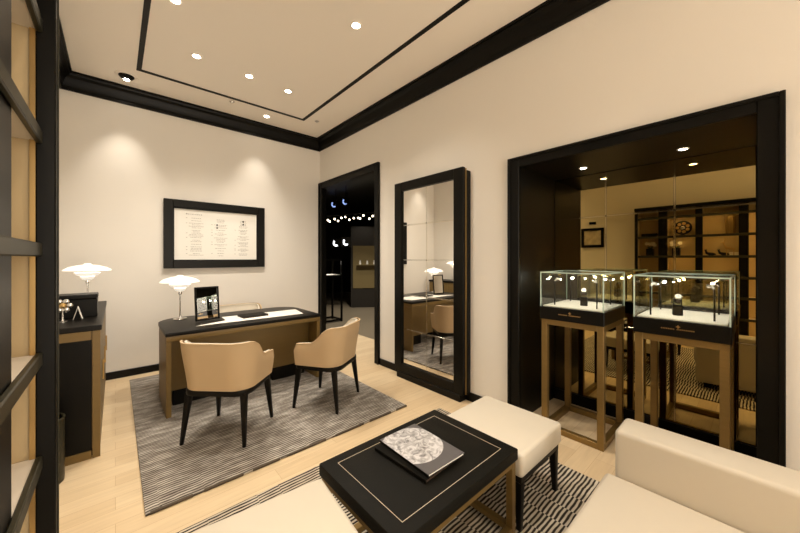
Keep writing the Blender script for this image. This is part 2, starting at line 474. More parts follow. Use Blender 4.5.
# ------------------------------------------------------------------ ceiling lights
dl_bm = new()
lathe(dl_bm, [(0.050, -0.006), (0.052, 0.0), (0.036, 0.0), (0.030, -0.004), (0.036, -0.009)], (0, 0, 0), 28)
DL = thing('downlight', 'x', 'ceiling light', (0, 0, 0), group='recessed ceiling downlights')
b = new(); lathe(b, [(0.034, 0.0), (0.052, 0.0), (0.050, -0.005), (0.040, -0.008), (0.034, -0.005)], n=28)
obj('trim_ring', b, 'ceiling', DL)
b = new(); lathe(b, [(0.034, -0.002), (0.033, -0.005), (0.015, -0.0065), (0.004, -0.007)], n=24)
obj('bulb', b, 'bulb', DL)
dl_bm.free()
LBL = [
 ((0.600, 3.69), 'recessed ceiling downlight, leftmost of the row of three inside the black ceiling line', P_ROOM),
 ((1.095, 3.71), 'recessed ceiling downlight, middle one of the row of three inside the black ceiling line', P_ROOM),
 ((1.540, 3.735), 'recessed ceiling downlight nearest the back corner of the black ceiling line', P_ROOM),
 ((1.540, 2.290), 'bright ceiling downlight on its own, high in the picture left of the right-hand ceiling line', P_ROOM),
 ((0.345, 3.000), 'ceiling downlight at the top edge of the picture, beside the left ceiling line', P_ROOM),
 ((1.590, 4.600), 'recessed downlight between black ceiling line and back crown moulding, over the framed document', P_WASH),
]
first = True
for (x, y), lab, pw in LBL:
    o = DL if first else dup(DL, (0, 0, 0))
    o.location = (x, y, ZC); o['label'] = lab; first = False
    if pw == P_WASH: spot('spot_light', (x, y, ZC - 0.02), pw, 55, 0.95, target=(1.5, YB + 0.1, 1.25))
    else: spot('spot_light', (x, y, ZC - 0.02), pw, 122, 1.0)
for x, y in ((0.55, 0.9), (1.6, 0.75), (0.55, -0.9), (1.6, -0.9), (0.55, -2.3), (1.6, -2.3)):  # downlights out of view, added to give the room more light
    o = dup(DL, (x, y, ZC), 0, 'unseen recessed ceiling downlight added to light the front half of the room')
    spot('spot_light', (x, y, ZC - 0.02), P_ROOM * 0.66, 98, 1.0)

# adjustable eyeball spot near the left end of the back wall
e = thing('eyeball_spot', 'round dark eyeball spotlight in a pale ring on the ceiling near the back wall', 'ceiling light', (0.09, 4.60, ZC))
b = new(); lathe(b, [(0.072, 0.0), (0.098, 0.0), (0.094, -0.008), (0.080, -0.012), (0.072, -0.006)], n=32); obj('trim_ring', b, 'ceiling', e)
b = new(); ball(b, (0, 0, -0.002), 0.071, 1, 1, 0.55); obj('eyeball', b, 'black', e)
b = new(); lathe(b, [(0.026, -0.034), (0.026, -0.044), (0.004, -0.045)], (0, 0.01, 0), 20); obj('bulb', b, 'bulb', e)
spot('spot_light', (0.09, 4.60, ZC - 0.06), P_WASH, 55, 0.95, target=(0.02, YB + 0.1, 1.25))
for (x, y), lab in (((1.106, 4.45), 'tiny white ceiling sprinkler cap beside the back stretch of the black ceiling line'),
                    ((2.19, 4.27), 'tiny grey ceiling sprinkler cap just outside the corner of the black ceiling line')):
    b = new(); lathe(b, [(0.03, 0.0), (0.03, -0.006), (0.02, -0.008), (0.016, -0.02), (0.004, -0.022)], (0, 0, 0), 20)
    o = obj('sprinkler_cap', b, 'silver'); o.location = (x, y, ZC); tag(o, lab, 'sprinkler')

# soffit lights of the niche
for (x, y), lab in (((3.018, 1.0), 'small recessed downlight in the black niche soffit above the left display case'),
                    ((3.022, 0.35), 'small recessed downlight in the black niche soffit above the right display case')):
    q_ = dup(DL, (x, y, NZ), 0, lab); q_.scale = (0.7, 0.7, 0.7)
    spot('spot_light', (x, y, NZ - 0.02), 3.0, 80, 0.8)

# ------------------------------------------------------------------ rugs
def rug(name, x0, x1, y0, y1, m, lab, edge):
    r = thing(name, lab, 'rug', ((x0 + x1) / 2, (y0 + y1) / 2, 0))
    hx, hy = (x1 - x0) / 2, (y1 - y0) / 2
    obj('pile', box(new(), -hx, hx, -hy, hy, 0.0005, 0.014, 0.004, 2), m, r)
    if edge:
        b = new(); x = -hx + 0.02
        while x < hx - 0.05:
            l = random.uniform(0.17, 0.30); box(b, x, min(hx, x + l), -hy - 0.004, -hy + 0.013, 0.001, 0.0155, 0.003); x += l + random.uniform(0.05, 0.09)
        obj('dark_edging', b, 'rugdark', r)
    return r
rug('rug', 0.12, 2.05, 2.20, 4.76, 'rug1', 'silver grey rug with fine dark wavy stripes under the desk and chairs', True)
rug('rug', 0.00, 2.24, -1.6, 1.955, 'rug2', 'black and cream striped rug under the coffee table and ottomans', False)

# ------------------------------------------------------------------ desk
dk = thing('desk', 'golden brown writing desk with black top, standing on the silver rug', 'desk', (1.0525, 3.385, 0.0))
X0, X1, Dp = -0.7325, 0.7325, 0.87
def rcorner(cx, cy, r, a0, a1, n=8):
    return [(cx + r * math.cos(a0 + (a1 - a0) * k / n), cy + r * math.sin(a0 + (a1 - a0) * k / n)) for k in range(n + 1)]
def deskpoly(i):
    return [(X0 + i, i), (X1 - i, i)] + rcorner(X1 - 0.26, Dp - 0.26, 0.26 - i, 0, PI / 2) + rcorner(X0 + 0.26, Dp - 0.26, 0.26 - i, PI / 2, PI)
Z0 = 0.0145
obj('desktop', prism(new(), deskpoly(0), 0.718, 0.750, 0.004), 'blackwood', dk)
obj('apron', prism(new(), deskpoly(0.006), 0.672, 0.7175, 0.002), 'gold', dk)
for s in (-1, 1):
    b = new(); t = bmesh.new()
    xo, xi = s * 0.7265, s * 0.6885
    # side panel, its foot narrower than its head
    pts = [(0.006, 0.6715), (0.62, 0.6715), (0.60, Z0), (0.006, Z0)]
    a = [t.verts.new((xo, y, z)) for y, z in pts]; c = [t.verts.new((xi, y, z)) for y, z in pts]
    t.faces.new(a); t.faces.new(c[::-1])
    for k in range(4): t.faces.new((a[k], a[(k + 1) % 4], c[(k + 1) % 4], c[k]))
    bmesh.ops.recalc_face_normals(t, faces=t.faces); bmesh.ops.bevel(t, geom=list(t.edges), offset=0.003, segments=2, affect='EDGES'); _merge(b, t)
    obj('side_panel', b, 'gold', dk)
obj('modesty_panel', box(new(), -0.686, 0.686, 0.22, 0.245, 0.17, 0.671, 0.002), 'gold', dk)
for s in (-1, 1):
    p = obj('pedestal', box(new(), s * 0.46 - 0.19, s * 0.46 + 0.19, 0.26, 0.74, Z0 + 0.001, 0.60, 0.004), 'black', dk)
    for z in (0.12, 0.31, 0.47):
        obj('drawer_front', box(new(), s * 0.46 - 0.18, s * 0.46 + 0.18, 0.741, 0.755, z - 0.07, z + 0.075, 0.003), 'gold', p)

# ------------------------------------------------------------------ tub chairs
def ss(a, b, x):
    t = min(1, max(0, (x - a) / (b - a))); return t * t * (3 - 2 * t)

def make_chair(label):
    c = thing('tub_chair', label, 'chair', (0, 0, 0), group='tan leather tub chairs around the desk')
    # path of the shell, centre line: arm front (left) -> back -> arm front (right); chair faces +y
    hw, back, front, r = 0.252, -0.235, 0.185, 0.13
    pts = [(-hw, front - 0.42 * 0 + (back + r - front) * k / 10) for k in range(11)]
    pts += [(-hw + r - r * math.cos(a), back + r - r * math.sin(a)) for a in [PI / 2 * k / 9 for k in range(1, 10)]]
    pts += [(-hw + r + (2 * hw - 2 * r) * k / 10, back) for k in range(1, 11)]
    pts += [(hw - r + r * math.sin(a), back + r - r * math.cos(a)) for a in [PI / 2 * k / 9 for k in range(1, 10)]]
    pts += [(hw, back + r + (front - back - r) * k / 10) for k in range(1, 11)]
    n = len(pts)
    L = [0.0]
    for p, q in zip(pts[:-1], pts[1:]): L.append(L[-1] + math.dist(p, q))
    def shell(bm, o0, o1, ztop_off=0.0, zb=0.405):
        rings = []
        for i, (x, y) in enumerate(pts):
            p, q = pts[max(0, i - 1)], pts[min(n - 1, i + 1)]
            d = Vector((q[0] - p[0], q[1] - p[1])).normalized(); nn = Vector((d.y, -d.x))   # outward
            s = abs(L[i] / L[-1] - 0.5) * 2                                   # 0 at back centre, 1 at arm front
            h = 0.768 - 0.148 * ss(0.40, 0.74, s) - 0.012 * ss(0.74, 1.0, s)
            endk = ss(0.0, 0.05, 1 - s)                                       # rounded arm front
            h -= 0.06 * (1 - endk) ** 2
            h += ztop_off
            lean = 0.046 * (1 - 0.75 * ss(0.30, 0.75, s))
            th = (o1 - o0) * (0.45 + 0.55 * endk)
            mid = (o0 + o1) / 2
            ring = []
            m = 9
            prof = []
            for k in range(m + 1):
                f = k / m; prof.append((mid + th / 2 - 0.010 * (f ** 6), zb + (h - zb - 0.012) * f, f))
            prof += [(mid + th * 0.30, h - 0.003, 1), (mid, h, 1), (mid - th * 0.30, h - 0.003, 1)]
            for k in range(m, -1, -1):
                f = k / m; prof.append((mid - th / 2 + 0.010 * (f ** 6), zb + (h - zb - 0.012) * f, f))
            for off, z, f in prof:
                l = lean * f ** 1.3 - 0.012 * (1 - f)
                ring.append(bm.verts.new((x + nn.x * (off + l), y + nn.y * (off + l), z)))
            rings.append(ring)
        for a, b2 in zip(rings[:-1], rings[1:]):
            for k in range(len(a)): bm.faces.new((a[k], a[(k + 1) % len(a)], b2[(k + 1) % len(a)], b2[k]))
        bm.faces.new(rings[0]); bm.faces.new(rings[-1][::-1])
        return bm
    obj('backrest', shell(new(), -0.010, 0.018), 'tan', c, angle=60)
    obj('inner_lining', shell(new(), -0.040, -0.0102, -0.004), 'cream', c, angle=60, label='cream leather inner lining')
    # seat cushion
    def seatpoly(i):
        return rcorner(hw - 0.05 - i - 0.07, back + 0.055 + i + 0.07, 0.07, -PI / 2, 0) + [(hw - 0.052 - i, 0.12)] + \
            rcorner(hw - 0.03 - 0.06, 0.215 - 0.06, 0.06, 0, PI / 2) + rcorner(-hw + 0.03 + 0.06, 0.215 - 0.06, 0.06, PI / 2, PI) + \
            [(-hw + 0.052 + i, 0.12)] + rcorner(-hw + 0.05 + i + 0.07, back + 0.055 + i + 0.07, 0.07, PI, 3 * PI / 2)
    obj('seat', prism(new(), seatpoly(0.0), 0.405, 0.462, 0.022, 4), 'cream', c, angle=60, label='cream leather seat cushion')
    fp = rcorner(0.245 - 0.10, -0.235 + 0.10, 0.11, -PI / 2, 0) + rcorner(0.245 - 0.05, 0.20 - 0.05, 0.05, 0, PI / 2) + \
        rcorner(-0.245 + 0.05, 0.20 - 0.05, 0.05, PI / 2, PI) + rcorner(-0.245 + 0.10, -0.235 + 0.10, 0.11, PI, 3 * PI / 2)
    obj('seat_frame', prism(new(), fp, 0.365, 0.4045, 0.006), 'blackwood', c)
    for sx in (-1, 1):
        for sy in (-1, 1):
            a = (sx * 0.212, -0.19 if sy < 0 else 0.165, 0.380); e_ = (sx * 0.240, -0.235 if sy < 0 else 0.205, 0.0005)
            obj('leg', taper(new(), e_, a, (0.011, 0.011), (0.021, 0.024), 0.004), 'blackwood', c)
    return c
CZ = 0.014
ch = make_chair('tan leather tub chair turned with its back to the viewer, left front of the desk')
ch.location = (0.702, 2.84, CZ); ch.rotation_euler = (0, 0, math.radians(45 - 90))
dup(ch, (1.545, 2.815, CZ), math.radians(123 - 90), 'tan leather tub chair seen from its side, right front of the desk')
dup(ch, (1.20, 4.40, CZ), math.radians(180), 'tub chair behind the desk, only its pale back top showing above the black desktop')

# ------------------------------------------------------------------ table lamps
def make_lamp(label):
    l = thing('table_lamp', label, 'lamp', (0, 0, 0), group='white tiered glass table lamps')
    b = new(); lathe(b, [(0.062, 0.0005), (0.064, 0.005), (0.060, 0.010), (0.022, 0.016), (0.013, 0.024), (0.010, 0.04)], n=32); obj('base', b, 'chrome', l)
    b = new(); tube(b, [(0, 0, 0.038), (0, 0, 0.15), (0, 0, 0.272)], [0.008, 0.0065, 0.0075], 16); obj('stem', b, 'chrome', l)
    b = new(); lathe(b, [(0.012, 0.262), (0.018, 0.270), (0.018, 0.292), (0.010, 0.297)], n=20); obj('lamp_holder', b, 'chrome', l)
    # three nested shades
    b = new(); lathe(b, [(0.018, 0.292), (0.044, 0.306), (0.058, 0.330), (0.053, 0.331), (0.040, 0.311), (0.016, 0.297)], n=40); obj('lower_shade', b, 'opal', l)
    b = new(); lathe(b, [(0.042, 0.332), (0.080, 0.346), (0.100, 0.372), (0.095, 0.374), (0.076, 0.351), (0.040, 0.337)], n=40); obj('middle_shade', b, 'opal', l)
    b = new(); lathe(b, [(0.178, 0.392), (0.174, 0.404), (0.140, 0.428), (0.085, 0.446), (0.030, 0.455), (0.029, 0.449), (0.083, 0.440), (0.137, 0.421), (0.170, 0.397)], n=64, wave=(12, 0.014)); obj('top_shade', b, 'opal', l)
    b = new(); lathe(b, [(0.032, 0.449), (0.032, 0.458), (0.024, 0.466), (0.006, 0.468)], n=24); obj('top_cap', b, 'opal', l)
    pointlight('lamp_light', (0, 0, 0.400), 2.2, l, (1, 0.86, 0.64), 0.02)
    return l
lm = make_lamp('white tiered glass lamp on chrome stem at the left end of the black desktop')
lm.location = (0.515, 4.10, 0.7505)
l2 = dup(lm, (-0.195, 4.18, 0.9298), 0, 'white tiered glass lamp on the dark sideboard behind the black box')
l2.scale = (0.93, 0.93, 0.90)

# ------------------------------------------------------------------ on the desk
f = thing('table_mirror', 'tilted dark framed table mirror standing on the desk beside the lamp', 'mirror', (0.715, 3.80, 0.7580))
f.rotation_euler = (math.radians(-5.5), 0, math.radians(10))
b = new()
w2, hh, fw = 0.115, 0.345, 0.018
for x0, x1, z0, z1 in ((-w2, -w2 + fw, 0, hh), (w2 - fw, w2, 0, hh), (-w2 + fw, w2 - fw, 0, fw), (-w2 + fw, w2 - fw, hh - fw, hh)):
    box(b, x0, x1, -0.012, 0.006, z0, z1, 0.002)
obj('frame', b, 'black', f)
obj('mirror_pane', box(new(), -w2 + fw, w2 - fw, -0.006, 0.001, fw, hh - fw), 'mirror', f, smooth=False)
obj('back_panel', box(new(), -w2 + fw, w2 - fw, 0.0012, 0.006, fw, hh - fw), 'black', f)
obj('easel_strut', box(new(), -0.02, 0.02, 0.008, 0.014, 0.0, 0.24, 0.001, rot=Matrix.Rotation(math.radians(26), 3, 'X'), piv=(0, 0.008, 0.24)), 'black', f)

pd = obj('writing_mat', prism(new(), [(-0.60, -0.03), (0.47, -0.05), (0.53, 0.31), (-0.30, 0.33), (-0.31, 0.10)], 0, 0.003, 0.0008), 'paper')
pd.location = (1.17, 3.585, 0.7502); tag(pd, 'long white leather writing mat lying on the black desktop', 'desk mat')
fo = thing('folder', 'closed black leather folder lying on the white desk mat', 'folder', (1.150, 3.76, 0.7535), math.radians(4))
obj('cover', box(new(), -0.135, 0.135, -0.10, 0.10, 0.0005, 0.005, 0.0015), 'blackleather', fo)
obj('cover', box(new(), -0.135, 0.135, -0.10, 0.10, 0.013, 0.018, 0.0015), 'blackleather', fo)
obj('pages', box(new(), -0.130, 0.130, -0.095, 0.095, 0.0052, 0.0128), 'strap', fo)

# ------------------------------------------------------------------ framed document on the back wall
fr = thing('framed_document', 'wide black framed white document with three columns of small print on the back wall', 'picture', (1.06, YB - 0.001, 1.71))
W, Hh, fw = 0.612, 0.44, 0.098
b = new()
for x0, x1, z0, z1 in ((-W, -W + fw, -Hh, Hh), (W - fw, W, -Hh, Hh), (-W + fw, W - fw, -Hh, -Hh + fw), (-W + fw, W - fw, Hh - fw, Hh)):
    box(b, x0, x1, -0.052, 0, z0, z1, 0.004)
for x0, x1, z0, z1 in ((-W + fw, -W + fw + 0.012, -Hh + fw, Hh - fw), (W - fw - 0.012, W - fw, -Hh + fw, Hh - fw), (-W + fw, W - fw, -Hh + fw, -Hh + fw + 0.012), (-W + fw, W - fw, Hh - fw - 0.012, Hh - fw)):
    box(b, x0, x1, -0.036, -0.004, z0, z1, 0.002)
obj('frame', b, 'black', fr)
obj('document', box(new(), -W + fw, W - fw, -0.016, -0.010, -Hh + fw, Hh - fw), 'paper', fr, smooth=False)
b = new()
random.seed(11)
yb = -0.0166
# heading: a word of nine letters in a row, then three columns of short lines
for k, wd in enumerate((.016, .012, .008, .012, .009, .012, .012, .009, .012)):
    box(b, -0.375 + k * 0.021, -0.375 + k * 0.021 + wd, yb, -0.0159, 0.262, 0.262 + (0.016 if k == 0 else 0.010))
for col, cx in enumerate((-0.26, 0.03, 0.32)):
    z = 0.215
    i = 0
    while z > -0.285:
        wd = random.uniform(0.03, 0.085)
        heavy = (col == 2 and i % 4 == 3)
        x = cx - wd
        while x < cx + wd:
            ww = random.uniform(0.008, 0.024)
            box(b, x, min(x + ww, cx + wd), yb, -0.0159, z, z + (0.006 if not heavy else 0.009)); x += ww + 0.006
        if random.random() < 0.35: box(b, cx - 0.115, cx - 0.10, yb, -0.0159, z, z + 0.006)
        z -= random.choice((0.018, 0.020, 0.034)); i += 1
obj('lettering', b, 'print', fr, smooth=False)
b = new()
lathe(b, [(0.013, -0.0169), (0.013, -0.0159)], (0.32, 0, 0.215), 16, 'Y'); lathe(b, [(0.011, -0.0169), (0.011, -0.0159)], (0.32, 0, 0.175), 16, 'Y')
for z in (0.145, 0.105): lathe(b, [(0.011, -0.0169), (0.011, -0.0159)], (-0.015, 0, z), 16, 'Y')
obj('logo', b, 'black', fr)

# ------------------------------------------------------------------ tall mirror on the right wall
mt = thing('tall_mirror', 'tall black framed mirror made of square panes beside the doorway, reaching to the floor', 'mirror', (XR, 2.38, 0))
y0, y1, z0, z1 = -0.495, 0.515, 0.068, 2.285
obj('backing_box', box(new(), -0.055, -0.0005, y0 - 0.016, y1 + 0.005, z0, z1 - 0.03, 0.003), 'black', mt)
obj('brass_strip', box(new(), -0.066, -0.0555, y0 - 0.008, y1 + 0.004, z0 + 0.005, z1 - 0.01, 0.001), 'brass', mt, label='thin brass strip along the edge')
b = new(); fw = 0.118
for a0, a1, c0, c1 in ((y0, y0 + fw, z0, z1), (y1 - fw, y1, z0, z1), (y0 + fw, y1 - fw, z0, z0 + 0.10), (y0 + fw, y1 - fw, z1 - 0.10, z1)):
    box(b, -0.105, -0.0665, a0, a1, c0, c1, 0.004)
obj('frame', b, 'black', mt)
ya, yb_, za, zb = y0 + fw, y1 - fw, z0 + 0.10, z1 - 0.10
nz = 5
ym = (ya + yb_) / 2 - 0.0
zl = [za + (zb - za) * k / nz for k in range(nz + 1)]
for i, (p, q) in enumerate(((ya, ym), (ym, yb_))):
    for k in range(nz):
        obj('mirror_pane', box(new(), -0.080, -0.068, p + 0.003, q - 0.003, zl[k] + 0.003, zl[k + 1] - 0.003), 'mirror', mt, smooth=False)
b = new()
box(b, -0.0815, -0.068, ym - 0.010, ym + 0.010, za, zb, 0.0035)
for z in zl[1:-1]: box(b, -0.0815, -0.068, ya, yb_, z - 0.008, z + 0.008, 0.003)
obj('bevelled_seam', b, 'mirrorbevel', mt)
obj('plinth', box(new(), -0.112, -0.0165, y0 + 0.03, y1 - 0.05, 0.0005, 0.0675, 0.003), 'black', mt)

# ------------------------------------------------------------------ sideboard
sb = thing('sideboard', 'golden brown sideboard with black top and black end panel along the left wall', 'sideboard', (-0.26, 3.095, 0))
x0, x1, L_ = -0.165, 0.180, 1.68
obj('top', box(new(), x0 - 0.008, x1 + 0.008, -0.008, L_ + 0.008, 0.892, 0.9295, 0.004), 'blackwood', sb)
b = new(); box(b, x0, x0 + 0.035, 0.0, 0.03, 0.0, 0.891); box(b, x1 - 0.040, x1, 0.0, 0.03, 0.0, 0.891)
box(b, x0 + 0.035, x1 - 0.045, 0, 0.03, 0.83, 0.891); box(b, x0 + 0.035, x1 - 0.045, 0, 0.03, 0.0, 0.055)
obj('end_frame', b, 'gold', sb)
obj('end_panel', box(new(), x0 + 0.035, x1 - 0.045, 0.012, 0.029, 0.055, 0.83), 'black', sb)
obj('carcass', box(new(), x0, x1 - 0.022, 0.0305, L_, 0.06, 0.891), 'gold', sb)
for k in range(3):
    d_ = obj('door', box(new(), x1 - 0.0215, x1, 0.034 + k * 0.548, 0.034 + k * 0.548 + 0.544, 0.065, 0.886, 0.003), 'gold', sb)
    obj('handle', box(new(), x1, x1 + 0.012, 0.034 + k * 0.548 + 0.48, 0.034 + k * 0.548 + 0.49, 0.40, 0.56, 0.002), 'brass', d_)
obj('plinth', box(new(), x0 + 0.01, x1 - 0.03, 0.05, L_ - 0.02, 0.0005, 0.0595), 'black', sb)
bx = thing('jewel_box', 'long black lidded box on the sideboard under the lamp', 'box', (-0.265, 3.66, 0.9298))
obj('body', box(new(), -0.155, 0.155, -0.10, 0.10, 0.0, 0.145, 0.004), 'black', bx)
obj('lid', box(new(), -0.158, 0.158, -0.103, 0.103, 0.1455, 0.180, 0.006), 'blackwood', bx)
# folded white card
cd = obj('tent_card', new(), 'paper', smooth=False); me = cd.data
bb = new()
for s in (-1, 1):
    box(bb, -0.0015, 0.0015, -0.03, 0.03, 0.0, 0.098, rot=Matrix.Rotation(s * math.radians(15), 3, 'Y'), piv=(0, 0, 0.096))
bb.to_mesh(me); bb.free(); cd.location = (-0.213, 3.45, 0.9285 + 0.003); tag(cd, 'small folded white card standing like a tent on the sideboard', 'card')
# silver flower ornament, half hidden by the shelf unit
orn = thing('silver_ornament', 'silver flower-shaped ornament on the sideboard beside the shelf unit', 'ornament', (-0.288, 3.39, 0.9298))
b = new(); lathe(b, [(0.03, 0), (0.03, 0.006), (0.008, 0.012), (0.005, 0.03), (0.005, 0.05)], n=20); obj('foot', b, 'silver', orn)
b = new(); tube(b, [(0, 0, 0.045), (0, 0, 0.10)], 0.004); obj('stem', b, 'silver', orn)
for k in range(6):
    a = 2 * PI * k / 6; b = new()
    ball(b, (0.035 * math.cos(a), 0, 0.12 + 0.035 * math.sin(a)), 0.018, 1, 0.4, 1); obj('petal', b, 'silver', orn)
b = new(); ball(b, (0, -0.004, 0.12), 0.02, 1, 0.5, 1); obj('flower_centre', b, 'brass', orn)
# waste bin
bn = thing('waste_bin', 'dark bronze cylindrical waste bin on the floor in front of the sideboard end', 'bin', (-0.345, 2.93, 0))
b = new(); lathe(b, [(0.095, 0.0005), (0.105, 0.004), (0.105, 0.395), (0.098, 0.395), (0.097, 0.012), (0.02, 0.010)], n=40); obj('body', b, 'olive', bn)
b = new(); lathe(b, [(0.106, 0.392), (0.108, 0.398), (0.104, 0.402), (0.097, 0.400), (0.097, 0.392)], n=40); obj('rim', b, 'olive', bn)

# ------------------------------------------------------------------ shelf unit along the left wall
su = thing('shelf_unit', 'tall black shelf unit with beige lined bays along the left wall', 'shelf unit', (-0.13, 0, 0))
UX0 = -0.29                                            # back
ye = 1.412
posts = [(ye, 0.044), (1.094, 0.117), (0.640, 0.085), (0.175, 0.10), (-0.80, 0.085), (-1.76, 0.085)]     # far edge, width
ztop = 2.205
LV = [0.20, 0.507, 0.815, 1.111, 1.424, 1.747, 2.065]
for i, (y, wd) in enumerate(posts):
    xf = 0.0 if i == 0 else -0.0405
    u = obj('upright', box(new(), -0.040 if i == 0 else -0.075, xf, y - wd, y, 0.0005, ztop, 0.003), 'black', su)
    if i == 0:
        obj('metal_edge', box(new(), 0.0002, 0.003, y - 0.012, y - 0.007, 0.001, ztop, 0.0005), 'olive', u)
    ys0 = y - wd + 0.012
    obj('side_panel', box(new(), UX0 + 0.012, -0.0525 if i == 0 else -0.0875, ys0, y - 0.003, 0.001, ztop - 0.03), 'shelfback', su)
    obj('brass_strip', box(new(), -0.052 if i == 0 else -0.087, -0.0405 if i == 0 else -0.0755, y - wd + 0.004, y - 0.006, 0.001, ztop - 0.03), 'brass', su, label='vertical brass strip')
obj('back_panel', box(new(), UX0, UX0 + 0.011, posts[-1][0] - 0.085, ye - 0.002, 0.001, ztop), 'shelfback', su)
obj('cornice', box(new(), UX0, 0.008, posts[-1][0] - 0.09, ye + 0.004, ztop + 0.0005, ztop + 0.05, 0.004), 'black', su)
for z in LV:
    obj('rail', box(new(), -0.040, -0.026, posts[-1][0] - 0.085, ye - 0.0445, z - 0.019, z + 0.019, 0.003), 'olive', su)
for i, ((a, wa), (c, wc)) in enumerate(zip(posts[:-1], posts[1:])):
    ya, yb_ = c + 0.0005, a - wa - 0.0005
    for z in LV:
        sh = obj('shelf', box(new(), UX0 + 0.0115, -0.0405, ya, yb_ + 0.0115, z - 0.010, z + 0.012), 'shelfwhite', su, label='pale shelf board')
        if z > 0.5 and i > 0: obj('light_strip', box(new(), -0.054, -0.046, ya + 0.03, yb_ - 0.02, z - 0.016, z - 0.0102), 'strip', sh)

# objects on the shelves (seen in the niche mirror)
SX = -0.13 - 0.165
def pot(y, z, lab):
    t = thing('potted_orchid', lab, 'plant', (SX, y, z), group='orchids in black pots on the shelf unit')
    b = new(); box(b, -0.05, 0.05, -0.05, 0.05, 0.0005, 0.13, 0.006); obj('pot', b, 'black', t)
    for k in range(4):
        a = k * 1.57 + 0.5; b = new()
        tube(b, [(0, 0, 0.12), (0.03 * math.cos(a), 0.03 * math.sin(a), 0.15), (0.055 * math.cos(a), 0.06 * math.sin(a), 0.15)], [0.006, 0.014, 0.003], 8); obj('leaf', b, 'leaf', t)
    for k in range(6):
        b = new(); p = (random.uniform(-.04, .04), random.uniform(-.06, .06), random.uniform(.17, .23))
        for q in range(5): ball(b, (p[0], p[1] + .016 * math.cos(q * 1.257), p[2] + .016 * math.sin(q * 1.257)), 0.014, 0.5, 1, 1, 8, 6)
        obj('flower', b, 'petal', t)
    return t
zs_ = 1.424 + 0.0125
pot(1.225, zs_, 'white orchid in a black square pot on the shelf, reflected in the niche mirror, left')
pot(0.88, zs_, 'white orchid in a black square pot on the shelf, reflected in the niche mirror, right')
def bird(y, lab):
    t = thing('bird_figure', lab, 'figurine', (SX, y, zs_), group='small dark bird figures on the shelf unit')
    b = new(); tube(b, [(0, -0.06, 0.02), (0, -0.03, 0.026), (0, 0.01, 0.028), (0, 0.045, 0.045), (0, 0.055, 0.075), (0, 0.05, 0.09), (0, 0.075, 0.088)], [0.006, 0.02, 0.026, 0.017, 0.011, 0.013, 0.003], 10)
    obj('body', b, 'black', t)
    b = new(); box(b, -0.03, 0.03, -0.045, 0.03, 0.0005, 0.008, 0.002); obj('base', b, 'brass', t)
bird(0.475, 'small dark long-necked bird figure on the shelf beside the third upright'); bird(0.332, 'small dark long-necked bird figure on the shelf nearer the deer figure')
d_ = thing('deer_figure', 'slim brass deer figure on the shelf, reflected in the niche mirror', 'figurine', (SX + 0.06, 0.265, zs_), 0)
b = new(); tube(b, [(0, -0.05, 0.10), (0, 0.0, 0.11), (0, 0.04, 0.12), (0, 0.06, 0.17), (0, 0.065, 0.20), (0, 0.095, 0.195)], [0.012, 0.018, 0.016, 0.009, 0.012, 0.005], 10)
obj('body', b, 'brass', d_)
for y in (-0.04, 0.035):
    for x in (-0.012, 0.012):
        obj('leg', tube(new(), [(x, y, 0.0005), (x, y, 0.05), (x, y, 0.105)], [0.004, 0.004, 0.008], 8), 'brass', d_)
for x in (-1, 1): obj('antler', tube(new(), [(0, 0.06, 0.205), (x * 0.02, 0.05, 0.24), (x * 0.015, 0.06, 0.27)], [0.004, 0.003, 0.001], 6), 'brass', d_)
o = obj('white_block', box(new(), -0.04, 0.04, -0.05, 0.05, 0.0005, 0.055, 0.004), 'pad'); o.location = (SX - 0.05, 0.228, zs_); tag(o, 'small white block on the shelf beside the deer figure', 'box')
zt = 1.747 + 0.0125
o = obj('flat_box', box(new(), -0.07, 0.07, -0.11, 0.11, 0.0005, 0.06, 0.004), 'black'); o.location = (SX, 1.225, zt); tag(o, 'low black box lying on the upper shelf of the left bay', 'box')
pl = thing('display_plate', 'dark round plate with brass scrollwork standing on the upper shelf', 'plate', (SX, 0.80, zt))
b = new(); lathe(b, [(0.110, -0.006), (0.114, 0.0), (0.09, 0.008), (0.01, 0.004)], (0, 0, 0.135), 40, 'X'); obj('disc', b, 'black', pl)
for k in range(7):
    a = k * 0.898; b = new()
    lathe(b, [(0.014, 0.006), (0.024, 0.014), (0.014, 0.016)], (0, 0.066 * math.cos(a), 0.135 + 0.066 * math.sin(a)), 16, 'X'); obj('scroll', b, 'brass', pl)
b = new(); ball(b, (0.012, 0, 0.135), 0.03, 0.4, 1, 1); obj('boss', b, 'silver', pl)
obj('easel', box(new(), -0.04, 0.03, -0.04, 0.04, 0.0005, 0.02, 0.003), 'black', pl)
va = thing('fluted_vase', 'tall fluted pale vase on the upper shelf beside the second upright', 'vase', (SX, 0.26, zt))
b = new(); lathe(b, [(0.045, 0.0005), (0.05, 0.01), (0.055, 0.15), (0.05, 0.27), (0.045, 0.275), (0.044, 0.26)], n=48, wave=(12, 0.05)); obj('body', b, 'bronze', va)

# picture and plaque on the left wall, seen in the niche mirror
pc = thing('small_picture', 'small black framed picture on the left wall, seen in the niche mirror', 'picture', (XL + 0.001, 2.16, 1.80), 0)
b = new()
for y0, y1, z0, z1 in ((-0.2, -0.15, -0.19, 0.19), (0.15, 0.2, -0.19, 0.19), (-0.15, 0.15, -0.19, -0.14), (-0.15, 0.15, 0.14, 0.19)): box(b, 0, 0.03, y0, y1, z0, z1, 0.003)
obj('frame', b, 'black', pc); obj('print', box(new(), 0.002, 0.012, -0.15, 0.15, -0.14, 0.14), mat('faded map print', (0.55, 0.48, 0.36), 0.7, noise=(14, 0.5)), pc)
o = obj('wall_plaque', box(new(), 0, 0.012, -0.06, 0.06, -0.025, 0.025, 0.003), 'black'); o.location = (XL + 0.001, 2.16, 2.09); tag(o, 'tiny dark plaque on the left wall above the small picture', 'plaque')

